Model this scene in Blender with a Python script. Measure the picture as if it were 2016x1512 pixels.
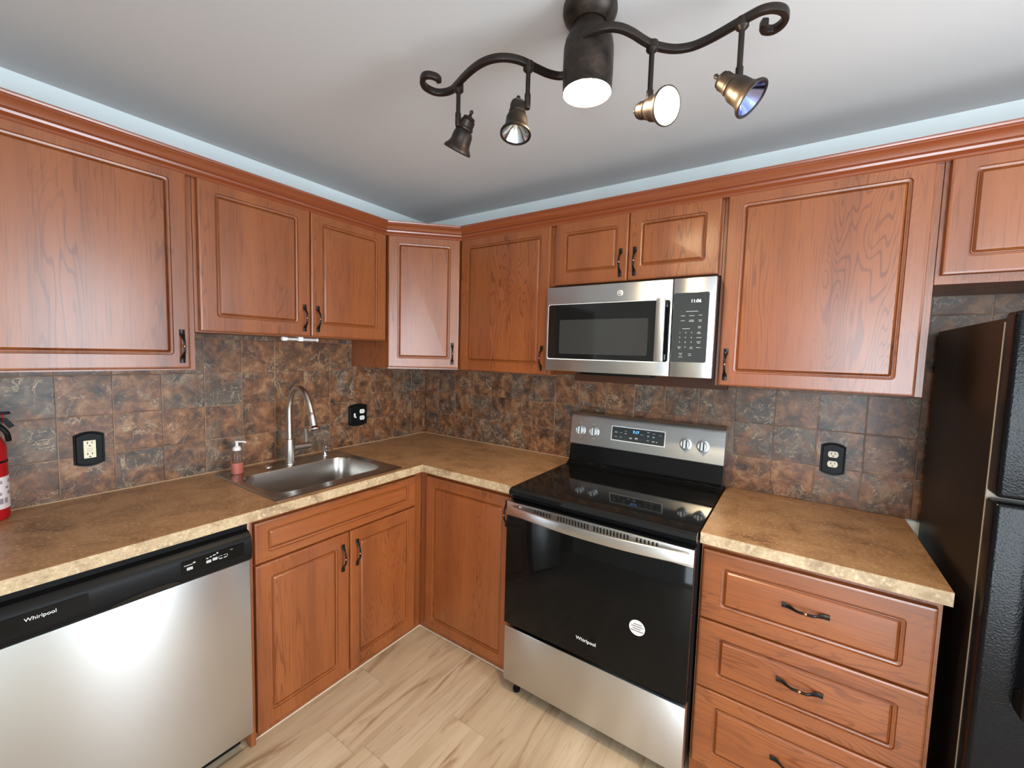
import bpy, bmesh, math, random
from mathutils import Vector, Matrix
random.seed(7)
V = Vector
for o in list(bpy.data.objects):
    bpy.data.objects.remove(o)
S = bpy.context.scene
COL = S.collection

# ------------------------------------------------------------------ camera
CAM = V((2.22647, -2.16049, 1.50473))
CR = V((0.82607966, 0.56289081, 0.0273192))
CU = V((-0.06390119, 0.04539482, 0.99692324))
CF = V((-0.55991878, 0.82528374, -0.07346913))
cd = bpy.data.cameras.new('camera')
cam = bpy.data.objects.new('camera', cd)
COL.objects.link(cam)
cd.sensor_fit = 'HORIZONTAL'
cd.sensor_width = 36.0
cd.lens = 828.716 / 2016 * 36.0
cd.clip_start = 0.02
cam.matrix_world = Matrix(((CR.x, CU.x, -CF.x, CAM.x), (CR.y, CU.y, -CF.y, CAM.y), (CR.z, CU.z, -CF.z, CAM.z), (0, 0, 0, 1)))
S.camera = cam

# ------------------------------------------------------------------ colour management, sky, window portals
S.view_settings.view_transform = 'Standard'
S.view_settings.look = 'None'
S.view_settings.exposure = 0.98
S.view_settings.gamma = 1.0
S.view_settings.use_curve_mapping = False
W = bpy.data.worlds.new('sky')
S.world = W
W.use_nodes = True
bg = W.node_tree.nodes['Background']
bg.inputs[0].default_value = (0.80, 0.91, 1.0, 1)
bg.inputs[1].default_value = 9.0
# room: left wall x=0, back wall y=0, right wall x=RX, rear wall y=RY
RX, RY, CH = 3.75, -3.9, 2.395
DOOR = (2.45, 3.62, 0.06, 2.06)      # glass door in the rear wall: x0 x1 z0 z1
WIN = (-1.70, -0.78, 0.45, 2.08)     # window in the right wall: y0 y1 z0 z1


def portal(name, loc, rot, sx, sy):
    l = bpy.data.lights.new(name, 'AREA')
    l.shape = 'RECTANGLE'
    l.size, l.size_y = sx, sy
    l.cycles.is_portal = True
    o = bpy.data.objects.new(name, l)
    COL.objects.link(o)
    o.location = loc
    o.rotation_euler = rot
    return o


portal('door_portal', ((DOOR[0] + DOOR[1]) / 2, RY + 0.005, (DOOR[2] + DOOR[3]) / 2), (math.radians(90), 0, 0), DOOR[1] - DOOR[0], DOOR[3] - DOOR[2])
portal('window_portal', (RX - 0.005, (WIN[0] + WIN[1]) / 2, (WIN[2] + WIN[3]) / 2), (math.radians(90), 0, math.radians(90)), WIN[1] - WIN[0], WIN[3] - WIN[2])


# ------------------------------------------------------------------ materials
def new_mat(name):
    m = bpy.data.materials.new(name)
    m.use_nodes = True
    nt = m.node_tree
    return m, nt, nt.nodes['Principled BSDF']


def plain(name, col, rough=0.5, metal=0.0, spec=0.5, coat=0.0, coat_rough=0.1):
    m, nt, b = new_mat(name)
    b.inputs['Base Color'].default_value = (*col, 1)
    b.inputs['Roughness'].default_value = rough
    b.inputs['Metallic'].default_value = metal
    b.inputs['Specular IOR Level'].default_value = spec
    b.inputs['Coat Weight'].default_value = coat
    b.inputs['Coat Roughness'].default_value = coat_rough
    return m


def emit(name, col, s):
    m, nt, b = new_mat(name)
    b.inputs['Base Color'].default_value = (*col, 1)
    b.inputs['Emission Color'].default_value = (*col, 1)
    b.inputs['Emission Strength'].default_value = s
    return m


class NT:
    """small helper for wiring shader nodes"""
    def __init__(s, nt):
        s.nt = nt

    def n(s, t, **kw):
        o = s.nt.nodes.new(t)
        for k, v in kw.items():
            setattr(o, k, v)
        return o

    def l(s, a, b):
        s.nt.links.new(a, b)

    def set(s, inp, v):
        if hasattr(v, 'is_linked') or hasattr(v, 'links'):
            s.l(v, inp)
        else:
            inp.default_value = v

    def math(s, op, a, b=None, c=None):
        o = s.n('ShaderNodeMath', operation=op)
        s.set(o.inputs[0], a)
        if b is not None:
            s.set(o.inputs[1], b)
        if c is not None:
            s.set(o.inputs[2], c)
        return o.outputs[0]

    def vmath(s, op, a, b):
        o = s.n('ShaderNodeVectorMath', operation=op)
        s.set(o.inputs[0], a)
        s.set(o.inputs[1], b)
        return o.outputs[0]

    def noise(s, vec, scale, detail=3, rough=0.5, dist=0.0):
        o = s.n('ShaderNodeTexNoise')
        s.l(vec, o.inputs['Vector'])
        o.inputs['Scale'].default_value = scale
        o.inputs['Detail'].default_value = detail
        o.inputs['Roughness'].default_value = rough
        o.inputs['Distortion'].default_value = dist
        return o.outputs['Fac']

    def ramp(s, fac, stops):
        o = s.n('ShaderNodeValToRGB')
        s.l(fac, o.inputs[0])
        e = o.color_ramp.elements
        while len(e) < len(stops):
            e.new(0.5)
        for i, (p, c) in enumerate(stops):
            e[i].position = p
            e[i].color = (*c, 1) if len(c) == 3 else c
        return o.outputs[0]

    def mix(s, fac, a, b, blend='MIX'):
        o = s.n('ShaderNodeMix', data_type='RGBA', blend_type=blend)
        s.set(o.inputs[0], fac)
        for i, v in ((6, a), (7, b)):
            if isinstance(v, tuple):
                o.inputs[i].default_value = (*v, 1)
            else:
                s.l(v, o.inputs[i])
        return o.outputs[2]

    def smooth(s, v, a, b):
        o = s.n('ShaderNodeMapRange', interpolation_type='SMOOTHSTEP')
        s.l(v, o.inputs[0])
        o.inputs[1].default_value = a
        o.inputs[2].default_value = b
        return o.outputs[0]


def wood(name, axis, base=(0.255, 0.068, 0.0155), dark=(0.085, 0.017, 0.004), light=(0.315, 0.097, 0.023)):
    """cherry laminate with cathedral grain running along axis"""
    m, nt, b = new_mat(name)
    h = NT(nt)
    co = h.n('ShaderNodeTexCoord').outputs['Object']
    oi = h.n('ShaderNodeObjectInfo')
    off = h.n('ShaderNodeCombineXYZ')
    h.l(h.math('MULTIPLY', oi.outputs['Random'], 37.0), off.inputs[0])
    h.l(h.math('MULTIPLY', oi.outputs['Random'], 91.0), off.inputs[1])
    h.l(h.math('MULTIPLY', oi.outputs['Random'], 53.0), off.inputs[2])
    p = h.vmath('ADD', co, off.outputs[0])
    i = 'xyz'.index(axis)

    def st(a, c):
        v = [c, c, c]
        v[i] = a
        return h.vmath('MULTIPLY', p, tuple(v))
    n1 = h.noise(st(0.80, 6.5), 1.0, 3.0, 0.5, 0.35)
    rings = h.math('SINE', h.math('MULTIPLY', n1, 230.0))
    lines = h.smooth(rings, 0.5, 1.0)
    msk = h.smooth(h.noise(st(0.9, 5.5), 1.3, 1.0), 0.42, 0.66)
    lines = h.math('MULTIPLY', lines, h.math('MULTIPLY_ADD', msk, 0.75, 0.08))
    fine = h.noise(st(6.0, 190.0), 1.0, 2.0, 0.6)
    broad = h.noise(st(0.6, 9.0), 1.0, 3.0, 0.5)
    c = h.ramp(broad, [(0.25, dark), (0.5, base), (0.75, light)])
    c = h.mix(0.55, c, base)
    c = h.mix(h.math('MULTIPLY', lines, 0.7), c, dark)
    c = h.mix(h.math('MULTIPLY', h.smooth(fine, 0.5, 0.72), 0.42), c, dark)
    h.l(c, b.inputs['Base Color'])
    b.inputs['Roughness'].default_value = 0.32
    b.inputs['Specular IOR Level'].default_value = 0.8
    return m


WV = wood('cherry_vertical', 'z')
WX = wood('cherry_along_x', 'x')
WY = wood('cherry_along_y', 'y')
WD = plain('cherry_dark_matte', (0.085, 0.034, 0.018), 0.6, 0, 0.2)


def tile_mat(name, axis, pitch, shift, zoff, seed):
    m, nt, b = new_mat(name)
    h = NT(nt)
    geo = h.n('ShaderNodeNewGeometry').outputs['Position']
    sx = h.n('ShaderNodeSeparateXYZ')
    h.l(geo, sx.inputs[0])
    u = h.math('DIVIDE', h.math('SUBTRACT', sx.outputs['XY'.index(axis)], shift), pitch)
    v = h.math('DIVIDE', h.math('SUBTRACT', sx.outputs[2], zoff), pitch)
    fu, fv = h.math('FLOOR', u), h.math('FLOOR', v)
    cell = h.n('ShaderNodeCombineXYZ')
    h.l(fu, cell.inputs[0])
    h.l(fv, cell.inputs[1])
    cell.inputs[2].default_value = seed
    wn = h.n('ShaderNodeTexWhiteNoise', noise_dimensions='3D')
    h.l(cell.outputs[0], wn.inputs['Vector'])
    rnd = wn.outputs['Value']
    p = h.vmath('ADD', geo, h.vmath('MULTIPLY', wn.outputs['Color'], (17.0, 23.0, 31.0)))
    a = h.noise(p, 15.0, 6, 0.62, 0.6)
    d = h.noise(p, 46.0, 5, 0.65, 0.3)
    e = h.noise(h.vmath('ADD', p, (5.3, 1.7, 9.1)), 9.0, 4, 0.55, 0.8)
    c = h.ramp(a, [(0.32, (0.034, 0.019, 0.013)), (0.45, (0.115, 0.047, 0.021)), (0.56, (0.215, 0.088, 0.035)), (0.70, (0.33, 0.175, 0.085))])
    slate = h.ramp(a, [(0.3, (0.034, 0.031, 0.029)), (0.55, (0.095, 0.085, 0.070)), (0.75, (0.20, 0.165, 0.12))])
    g = h.smooth(h.math('ADD', e, h.math('MULTIPLY', rnd, 0.26)), 0.56, 0.82)
    c = h.mix(h.math('MULTIPLY', g, 0.8), c, slate)
    c = h.mix(h.math('MULTIPLY', h.smooth(d, 0.50, 0.72), 0.40), c, (0.37, 0.22, 0.12))
    c = h.mix(h.math('MULTIPLY', h.smooth(d, 0.46, 0.30), 0.55), c, (0.040, 0.024, 0.018))
    vn = h.math('ABSOLUTE', h.math('SUBTRACT', h.noise(p, 10.0, 5, 0.6, 1.4), 0.5))
    vein = h.math('MULTIPLY', h.smooth(vn, 0.016, 0.002), h.smooth(e, 0.44, 0.60))
    c = h.mix(h.math('MULTIPLY', vein, 0.6), c, (0.58, 0.40, 0.25))
    # grout
    du = h.math('ABSOLUTE', h.math('SUBTRACT', h.math('FRACT', h.math('ADD', u, 0.5)), 0.5))
    dv = h.math('ABSOLUTE', h.math('SUBTRACT', h.math('FRACT', h.math('ADD', v, 0.5)), 0.5))
    dm = h.math('MINIMUM', du, dv)
    grout = h.smooth(dm, 0.013, 0.007)
    c = h.mix(grout, c, h.ramp(h.noise(geo, 5.0, 2), [(0.35, (0.07, 0.036, 0.024)), (0.65, (0.30, 0.17, 0.10))]))
    h.l(c, b.inputs['Base Color'])
    b.inputs['Roughness'].default_value = 0.42
    bm_ = h.n('ShaderNodeBump')
    bm_.inputs['Strength'].default_value = 0.35
    bm_.inputs['Distance'].default_value = 0.004
    hgt = h.math('SUBTRACT', h.math('MULTIPLY', a, 0.8), h.math('MULTIPLY', h.smooth(dm, 0.02, 0.006), 1.0))
    h.l(hgt, bm_.inputs['Height'])
    h.l(bm_.outputs[0], b.inputs['Normal'])
    return m


TILE_L = tile_mat('slate_tile_left', 'Y', 0.1545, -0.136 - 0.1545 * 20, 0.9135, 2.0)
TILE_B = tile_mat('slate_tile_back', 'X', 0.1543, 0.147 - 0.1543 * 20, 0.9135, 5.0)


def counter_mat(name, cols, rough):
    m, nt, b = new_mat(name)
    h = NT(nt)
    geo = h.n('ShaderNodeNewGeometry').outputs['Position']
    a = h.noise(geo, 9.0, 6, 0.62, 0.7)
    d = h.noise(geo, 95.0, 4, 0.6)
    e = h.noise(geo, 190.0, 2, 0.5)
    c = h.ramp(a, [(0.30, cols[0]), (0.5, cols[1]), (0.70, cols[2])])
    c = h.mix(h.math('MULTIPLY', h.smooth(d, 0.50, 0.66), 0.6), c, cols[3])
    c = h.mix(h.math('MULTIPLY', h.smooth(e, 0.55, 0.68), 0.55), c, cols[0])
    h.l(c, b.inputs['Base Color'])
    b.inputs['Roughness'].default_value = rough
    return m


CTOP = counter_mat('counter_laminate', [(0.185, 0.092, 0.041), (0.36, 0.196, 0.092), (0.455, 0.265, 0.135), (0.62, 0.40, 0.225)], 0.36)
CEDGE_LIT = counter_mat('counter_edge_laminate_lit', [(0.20, 0.125, 0.065), (0.43, 0.31, 0.18), (0.51, 0.385, 0.24), (0.66, 0.53, 0.36)], 0.45)  # beige edge laminate; light on the front painted in as a lighter tone


def floor_mat():
    m, nt, b = new_mat('plank_floor')
    h = NT(nt)
    geo = h.n('ShaderNodeNewGeometry').outputs['Position']
    sx = h.n('ShaderNodeSeparateXYZ')
    h.l(geo, sx.inputs[0])
    pw, pl = 0.178, 1.22
    u = h.math('DIVIDE', h.math('SUBTRACT', sx.outputs[0], 0.065), pw)
    fu = h.math('FLOOR', u)
    wn = h.n('ShaderNodeTexWhiteNoise', noise_dimensions='1D')
    h.l(fu, wn.inputs['W'])
    v = h.math('ADD', h.math('DIVIDE', sx.outputs[1], pl), h.math('MULTIPLY', wn.outputs['Value'], 7.31))
    fv = h.math('FLOOR', v)
    cell = h.n('ShaderNodeCombineXYZ')
    h.l(fu, cell.inputs[0])
    h.l(fv, cell.inputs[1])
    w2 = h.n('ShaderNodeTexWhiteNoise', noise_dimensions='3D')
    h.l(cell.outputs[0], w2.inputs['Vector'])
    p = h.vmath('ADD', geo, h.vmath('MULTIPLY', w2.outputs['Color'], (9.0, 13.0, 3.0)))
    n1 = h.noise(h.vmath('MULTIPLY', p, (9.0, 1.0, 1.0)), 1.0, 4, 0.55, 0.5)
    n2 = h.noise(h.vmath('MULTIPLY', p, (60.0, 3.0, 1.0)), 1.0, 4, 0.6, 0.2)
    n3 = h.noise(h.vmath('MULTIPLY', p, (14.0, 1.6, 1.0)), 1.0, 4, 0.6, 1.0)
    c = h.ramp(n1, [(0.3, (0.36, 0.25, 0.155)), (0.5, (0.47, 0.345, 0.225)), (0.7, (0.57, 0.44, 0.31))])
    c = h.mix(h.math('MULTIPLY', w2.outputs['Value'], 0.30), c, (0.37, 0.26, 0.165))
    c = h.mix(h.math('MULTIPLY', h.smooth(n3, 0.54, 0.70), 0.9), c, (0.22, 0.115, 0.055))
    c = h.mix(h.math('MULTIPLY', h.smooth(n2, 0.52, 0.72), 0.4), c, (0.25, 0.16, 0.09))
    du = h.math('ABSOLUTE', h.math('SUBTRACT', h.math('FRACT', h.math('ADD', u, 0.5)), 0.5))
    dv = h.math('ABSOLUTE', h.math('SUBTRACT', h.math('FRACT', h.math('ADD', v, 0.5)), 0.5))
    gap = h.math('MAXIMUM', h.smooth(du, 0.009, 0.004), h.smooth(dv, 0.0016, 0.0007))
    c = h.mix(h.math('MULTIPLY', gap, 0.35), c, (0.14, 0.09, 0.055))
    h.l(c, b.inputs['Base Color'])
    b.inputs['Roughness'].default_value = 0.45
    return m


FLOOR = floor_mat()


def steel(name, col=(0.62, 0.63, 0.64), rough=0.30, aniso=0.72):
    m, nt, b = new_mat(name)
    h = NT(nt)
    b.inputs['Base Color'].default_value = (*col, 1)
    b.inputs['Metallic'].default_value = 1.0
    b.inputs['Roughness'].default_value = rough
    b.inputs['Anisotropic'].default_value = aniso
    b.inputs['Anisotropic Rotation'].default_value = 0.25
    nrm = h.n('ShaderNodeNewGeometry').outputs['Normal']
    h.l(h.vmath('CROSS_PRODUCT', (0.02, 0.01, 1.0), nrm), b.inputs['Tangent'])
    return m


STEEL = steel('brushed_steel')
SINKST = plain('sink_steel', (0.50, 0.47, 0.44), 0.27, 1.0)
NICKEL = plain('brushed_nickel', (0.60, 0.57, 0.53), 0.28, 1.0)
CHROME = plain('chrome', (0.85, 0.85, 0.86), 0.08, 1.0)
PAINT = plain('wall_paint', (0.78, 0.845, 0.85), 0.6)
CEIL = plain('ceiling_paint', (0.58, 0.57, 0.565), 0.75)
WHITE = plain('white_plastic', (0.85, 0.85, 0.84), 0.4)
IVORY = plain('ivory_plastic', (0.78, 0.70, 0.50), 0.4)
BLACKGL = plain('black_glass', (0.006, 0.006, 0.006), 0.06, 0, 0.5)
BLACKPL = plain('black_plastic', (0.006, 0.006, 0.0065), 0.40, 0, 0.13)
OVENGL = plain('oven_glass', (0.004, 0.004, 0.004), 0.06, 0, 0.15)
BLACKEN = plain('black_enamel', (0.005, 0.005, 0.0055), 0.14, 0, 0.25)
PANELGL = plain('grey_glass_panel', (0.030, 0.034, 0.036), 0.12)
SCREEN = plain('oven_window_mesh', (0.045, 0.046, 0.046), 0.25)
BRONZE = plain('oil_rubbed_bronze', (0.022, 0.015, 0.012), 0.40, 0.5)
BEAD = plain('copper_bead', (0.42, 0.20, 0.11), 0.3, 1.0)  # the pull bead's own copper colour
PULLM = plain('pull_black_bronze', (0.016, 0.011, 0.009), 0.33, 0.6)
CAULK = plain('white_caulk', (0.62, 0.50, 0.38), 0.6)
DARKVOID = plain('dark_hole', (0.004, 0.004, 0.004), 0.8)
MARK = plain('grey_print', (0.42, 0.43, 0.44), 0.5)
MARKW = plain('white_print', (0.75, 0.75, 0.73), 0.5)
MARKD = plain('dark_print', (0.10, 0.10, 0.10), 0.6)
RED = plain('red_enamel', (0.42, 0.006, 0.012), 0.25)
PAPER = plain('label_paper', (0.78, 0.70, 0.72), 0.5)
STICK = plain('sticker_paper', (0.80, 0.72, 0.68), 0.5)
GASKET = plain('white_gasket', (0.50, 0.47, 0.42), 0.5)
BULB = emit('lit_lamp_glass', (1.0, 0.78, 0.48), 90.0)
DIGW = emit('white_display_digits', (0.9, 0.95, 1.0), 0.9)
DIGB = emit('blue_display_digits', (0.10, 0.38, 1.0), 1.6)


def fridge_black():
    m, nt, b = new_mat('textured_black_enamel')
    h = NT(nt)
    b.inputs['Base Color'].default_value = (0.004, 0.004, 0.005, 1)
    b.inputs['Specular IOR Level'].default_value = 0.18
    b.inputs['Roughness'].default_value = 0.2
    co = h.n('ShaderNodeTexCoord').outputs['Object']
    bp = h.n('ShaderNodeBump')
    bp.inputs['Strength'].default_value = 0.35
    bp.inputs['Distance'].default_value = 0.002
    h.l(h.noise(co, 230.0, 2, 0.5), bp.inputs['Height'])
    h.l(bp.outputs[0], b.inputs['Normal'])
    return m


FRIDGE = fridge_black()
FRSIDE = plain('fridge_side_dark', (0.009, 0.006, 0.005), 0.42, 0, 0.4)


def bronze_mottled():
    m, nt, b = new_mat('mottled_bronze')
    h = NT(nt)
    co = h.n('ShaderNodeTexCoord').outputs['Object']
    c = h.ramp(h.noise(co, 26.0, 5, 0.65, 0.5), [(0.35, (0.014, 0.010, 0.008)), (0.55, (0.036, 0.025, 0.019)), (0.75, (0.075, 0.052, 0.038))])
    h.l(c, b.inputs['Base Color'])
    b.inputs['Metallic'].default_value = 0.6
    b.inputs['Roughness'].default_value = 0.42
    return m


BRONZEM = bronze_mottled()


def glass(name, col, rough=0.02, trans=1.0):
    m, nt, b = new_mat(name)
    b.inputs['Base Color'].default_value = (*col, 1)
    b.inputs['Roughness'].default_value = rough
    b.inputs['Transmission Weight'].default_value = trans
    b.inputs['IOR'].default_value = 1.25
    return m


CLEARPL = glass('clear_plastic', (0.93, 0.86, 0.84))
SOAPLIQ = plain('coral_soap', (0.62, 0.20, 0.15), 0.25)
FROSTPL = plain('frosted_plastic', (0.72, 0.66, 0.64), 0.35)


# ------------------------------------------------------------------ mesh helpers
def NB():
    return bmesh.new()


def box(bm, x0, x1, y0, y1, z0, z1, bev=0.0, seg=2):
    r = bmesh.ops.create_cube(bm, size=1.0)
    vs = r['verts']
    for v in vs:
        v.co = V(((x0 + x1) / 2 + v.co.x * (x1 - x0), (y0 + y1) / 2 + v.co.y * (y1 - y0), (z0 + z1) / 2 + v.co.z * (z1 - z0)))
    if bev > 0:
        es = list({e for v in vs for e in v.link_edges})
        bmesh.ops.bevel(bm, geom=es, offset=bev, segments=seg, profile=0.5, affect='EDGES')
    return bm


def skin(bm, loops, cap0=True, cap1=True, closed=True):
    rows = [[bm.verts.new(p) for p in lp] for lp in loops]
    for a, b in zip(rows[:-1], rows[1:]):
        n = len(a)
        for i in range(n if closed else n - 1):
            j = (i + 1) % n
            bm.faces.new((a[i], a[j], b[j], b[i]))
    if cap0:
        bm.faces.new(list(reversed(rows[0])))
    if cap1:
        bm.faces.new(rows[-1])
    return bm


def rrect(x0, x1, y0, y1, r, n=4):
    r = max(1e-5, min(r, (x1 - x0) / 2 - 1e-5, (y1 - y0) / 2 - 1e-5))
    pts = []
    for cx, cy, a0 in ((x1 - r, y1 - r, 0), (x0 + r, y1 - r, 90), (x0 + r, y0 + r, 180), (x1 - r, y0 + r, 270)):
        for k in range(n + 1):
            a = math.radians(a0 + 90 * k / n)
            pts.append((cx + r * math.cos(a), cy + r * math.sin(a)))
    return pts


def basis(d, up=V((0, 0, 1))):
    d = V(d).normalized()
    if abs(d.dot(up)) > 0.99:
        up = V((1, 0, 0))
    a = d.cross(up).normalized()
    return a, a.cross(d).normalized(), d


def lathe(bm, o, d, prof, seg=28, cap0=True, cap1=True):
    """prof: list of (radius, distance along d)"""
    a, b, d = basis(d)
    o = V(o)
    skin(bm, [[o + d * t + (a * math.cos(2 * math.pi * k / seg) + b * math.sin(2 * math.pi * k / seg)) * max(r, 1e-4) for k in range(seg)] for r, t in prof], cap0, cap1)
    return bm


def catmull(pts, n=6):
    P = [V(p) for p in pts]
    P = [P[0] * 2 - P[1]] + P + [P[-1] * 2 - P[-2]]
    out = []
    for i in range(1, len(P) - 2):
        for k in range(n):
            t = k / n
            p0, p1, p2, p3 = P[i - 1:i + 3]
            out.append(0.5 * ((2 * p1) + (p2 - p0) * t + (2 * p0 - 5 * p1 + 4 * p2 - p3) * t * t + (3 * p1 - p0 - 3 * p2 + p3) * t ** 3))
    out.append(P[-2])
    return out


def sweep(bm, pts, sect, up=V((0, 0, 1))):
    """sweep a cross section (list of (side, up) or function of index) along pts"""
    loops = []
    for i, p in enumerate(pts):
        t = (pts[min(i + 1, len(pts) - 1)] - pts[max(i - 1, 0)]).normalized()
        a = t.cross(up).normalized()
        b = a.cross(t).normalized()
        s = sect(i / (len(pts) - 1)) if callable(sect) else sect
        loops.append([p + a * x + b * y for x, y in s])
    skin(bm, loops)
    return bm


def circ(r, n=14):
    return [(r * math.cos(2 * math.pi * k / n), r * math.sin(2 * math.pi * k / n)) for k in range(n)]


def tube(bm, pts, r, n=14, up=V((0, 0, 1))):
    return sweep(bm, pts, circ(r, n), up)


def wloc(o):
    p = V((0, 0, 0))
    while o is not None:
        p += o.location
        o = o.parent
    return p


def part(name, bm, mat, parent=None, loc=None, smooth=True):
    """link a bmesh built in room coordinates as ONE object; its origin sits at its parent's or at loc"""
    base = wloc(parent) if parent else (V(loc) if loc is not None else V((0, 0, 0)))
    bmesh.ops.recalc_face_normals(bm, faces=bm.faces[:])
    for f in bm.faces:
        f.smooth = smooth
    for e in bm.edges:
        if len(e.link_faces) == 2 and e.calc_face_angle(0.0) > 0.55:
            e.smooth = False
    bmesh.ops.translate(bm, verts=bm.verts[:], vec=-base)
    me = bpy.data.meshes.new(name)
    bm.to_mesh(me)
    bm.free()
    me.materials.append(mat)
    o = bpy.data.objects.new(name, me)
    COL.objects.link(o)
    if parent:
        o.parent = parent
    else:
        o.location = base
    return o


def tag(o, label, cat, group=None):
    o['label'] = label
    o['category'] = cat
    if group:
        o['group'] = group
    return o


def thing(name, loc, label, cat, group=None):
    o = bpy.data.objects.new(name, None)
    o.empty_display_size = 0.05
    COL.objects.link(o)
    o.location = loc
    return tag(o, label, cat, group)


def struct(name, bm, mat):
    o = part(name, bm, mat)
    o['kind'] = 'structure'
    return o


def text(name, body, size, o, u, v, parent, mat, extr=0.0004, align='CENTER', xs=1.0):
    """lettering as flat geometry at o, reading along u with v up"""
    cu = bpy.data.curves.new('lettering', 'FONT')
    cu.body = body
    cu.size = size
    cu.align_x = align
    cu.align_y = 'CENTER'
    cu.extrude = extr
    ob = bpy.data.objects.new('lettering', cu)
    COL.objects.link(ob)
    dg = bpy.context.evaluated_depsgraph_get()
    me = bpy.data.meshes.new_from_object(ob.evaluated_get(dg))
    bpy.data.objects.remove(ob)
    bpy.data.curves.remove(cu)
    u, v = V(u).normalized(), V(v).normalized()
    n = u.cross(v)
    bm = NB()
    bm.from_mesh(me)
    bpy.data.meshes.remove(me)
    for vt in bm.verts:
        vt.co = V(o) + u * (vt.co.x * xs) + v * vt.co.y + n * (vt.co.z + extr)
    return part(name, bm, mat, parent, smooth=False)


def quadbox(bm, o, u, v, n, w, h, t, r=0.0):
    """plate centred at o: w along u, h along v, thickness t along n, corner radius r"""
    o, u, v, n = V(o), V(u), V(v), V(n)
    pts = rrect(-w / 2, w / 2, -h / 2, h / 2, r, 4) if r > 0 else [(w / 2, h / 2), (-w / 2, h / 2), (-w / 2, -h / 2), (w / 2, -h / 2)]
    skin(bm, [[o + u * x + v * y for x, y in pts], [o + u * x + v * y + n * t for x, y in pts]])
    return bm


# ------------------------------------------------------------------ the room
bm = NB(); box(bm, -0.15, RX + 0.15, RY - 0.15, 0.15, -0.1, 0.0); struct('floor', bm, FLOOR)
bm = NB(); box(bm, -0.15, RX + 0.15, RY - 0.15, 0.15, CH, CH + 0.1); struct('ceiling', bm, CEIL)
bm = NB(); box(bm, -0.15, 0.0, RY - 0.15, 0.15, 0.0, CH); struct('wall_left', bm, PAINT)
bm = NB(); box(bm, 0.0, RX + 0.15, 0.0, 0.15, 0.0, CH); struct('wall_back', bm, PAINT)
bm = NB()
box(bm, RX, RX + 0.15, RY - 0.15, WIN[0], 0, CH)
box(bm, RX, RX + 0.15, WIN[1], 0.0, 0, CH)
box(bm, RX, RX + 0.15, WIN[0], WIN[1], 0, WIN[2])
box(bm, RX, RX + 0.15, WIN[0], WIN[1], WIN[3], CH)
struct('wall_right', bm, PAINT)
bm = NB()
box(bm, 0, DOOR[0], RY - 0.15, RY, 0, CH)
box(bm, DOOR[1], RX, RY - 0.15, RY, 0, CH)
box(bm, DOOR[0], DOOR[1], RY - 0.15, RY, 0, DOOR[2])
box(bm, DOOR[0], DOOR[1], RY - 0.15, RY, DOOR[3], CH)
struct('wall_rear', bm, PAINT)
bm = NB()
ym = (WIN[0] + WIN[1]) / 2
for a, b_ in ((WIN[0], WIN[0] + 0.04), (ym - 0.02, ym + 0.02), (WIN[1] - 0.04, WIN[1])):
    box(bm, RX + 0.05, RX + 0.09, a, b_, WIN[2], WIN[3])
for a, b_ in ((WIN[2], WIN[2] + 0.04), (WIN[3] - 0.04, WIN[3])):
    box(bm, RX + 0.05, RX + 0.09, WIN[0], WIN[1], a, b_)
struct('window_1', bm, WHITE)
bm = NB()
xm = (DOOR[0] + DOOR[1]) / 2
for a, b_ in ((DOOR[0], DOOR[0] + 0.05), (xm - 0.03, xm + 0.03), (DOOR[1] - 0.05, DOOR[1])):
    box(bm, a, b_, RY - 0.09, RY - 0.05, DOOR[2], DOOR[3])
for a, b_ in ((DOOR[2], DOOR[2] + 0.05), (DOOR[3] - 0.05, DOOR[3])):
    box(bm, DOOR[0], DOOR[1], RY - 0.09, RY - 0.05, a, b_)
struct('door_1', bm, WHITE)
bm = NB()
box(bm, 0.0005, 0.045, -3.72, -2.42, 0.001, 2.05)
struct('door_2', bm, plain('dark_brown_door', (0.055, 0.030, 0.018), 0.5))

# tiled backsplashes
bm = NB(); box(bm, 0.0006, 0.008, -2.25, -0.0006, 0.9145, 1.70)
tag(part('tile_backsplash', bm, TILE_L, loc=(0, -1.1, 0.9145)), 'rust and slate square tile backsplash on the left wall behind the sink', 'backsplash')
bm = NB(); box(bm, 0.0085, 3.45, -0.008, -0.0006, 0.9145, 1.90)
tag(part('tile_backsplash', bm, TILE_B, loc=(1.7, 0, 0.9145)), 'rust and slate square tile backsplash on the back wall behind the range', 'backsplash')

# ------------------------------------------------------------------ cabinets
XP, XN, YP, YN, ZP, ZN = V((1, 0, 0)), V((-1, 0, 0)), V((0, 1, 0)), V((0, -1, 0)), V((0, 0, 1)), V((0, 0, -1))
DT = 0.02


def door_bm(o, u, w, h, n, f=0.05, fv=None):
    """routed panel door; o is its lower corner on the cabinet face, u along its width, n outward"""
    fv = f if fv is None else fv
    o, u, n = V(o), V(u).normalized(), V(n).normalized()
    prof = [(0, 0, .001, 0), (0, DT - .005, .001, 0), (.002, DT - .0015, .002, 0), (.006, DT, .004, 0), (.0085, DT, .005, 0),
            (-.0025, DT, .013, 1), (.0, DT, .012, 1), (.0015, DT - .006, .011, 1), (.0075, DT - .0075, .009, 1), (.0085, DT - .004, .008, 1), (.010, DT - .0038, .007, 1), (.0110, DT - .0085, .006, 1), (.018, DT - .0012, .003, 1), (.0205, DT - .0010, .003, 1)]
    bm = NB()
    loops = []
    for ins, d, r, fl in prof:
        a, b = ins + f * fl, ins + fv * fl
        loops.append([o + u * x + ZP * y + n * d for x, y in rrect(a, w - a, b, h - b, r, 4)])
    skin(bm, loops)
    return bm


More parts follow.
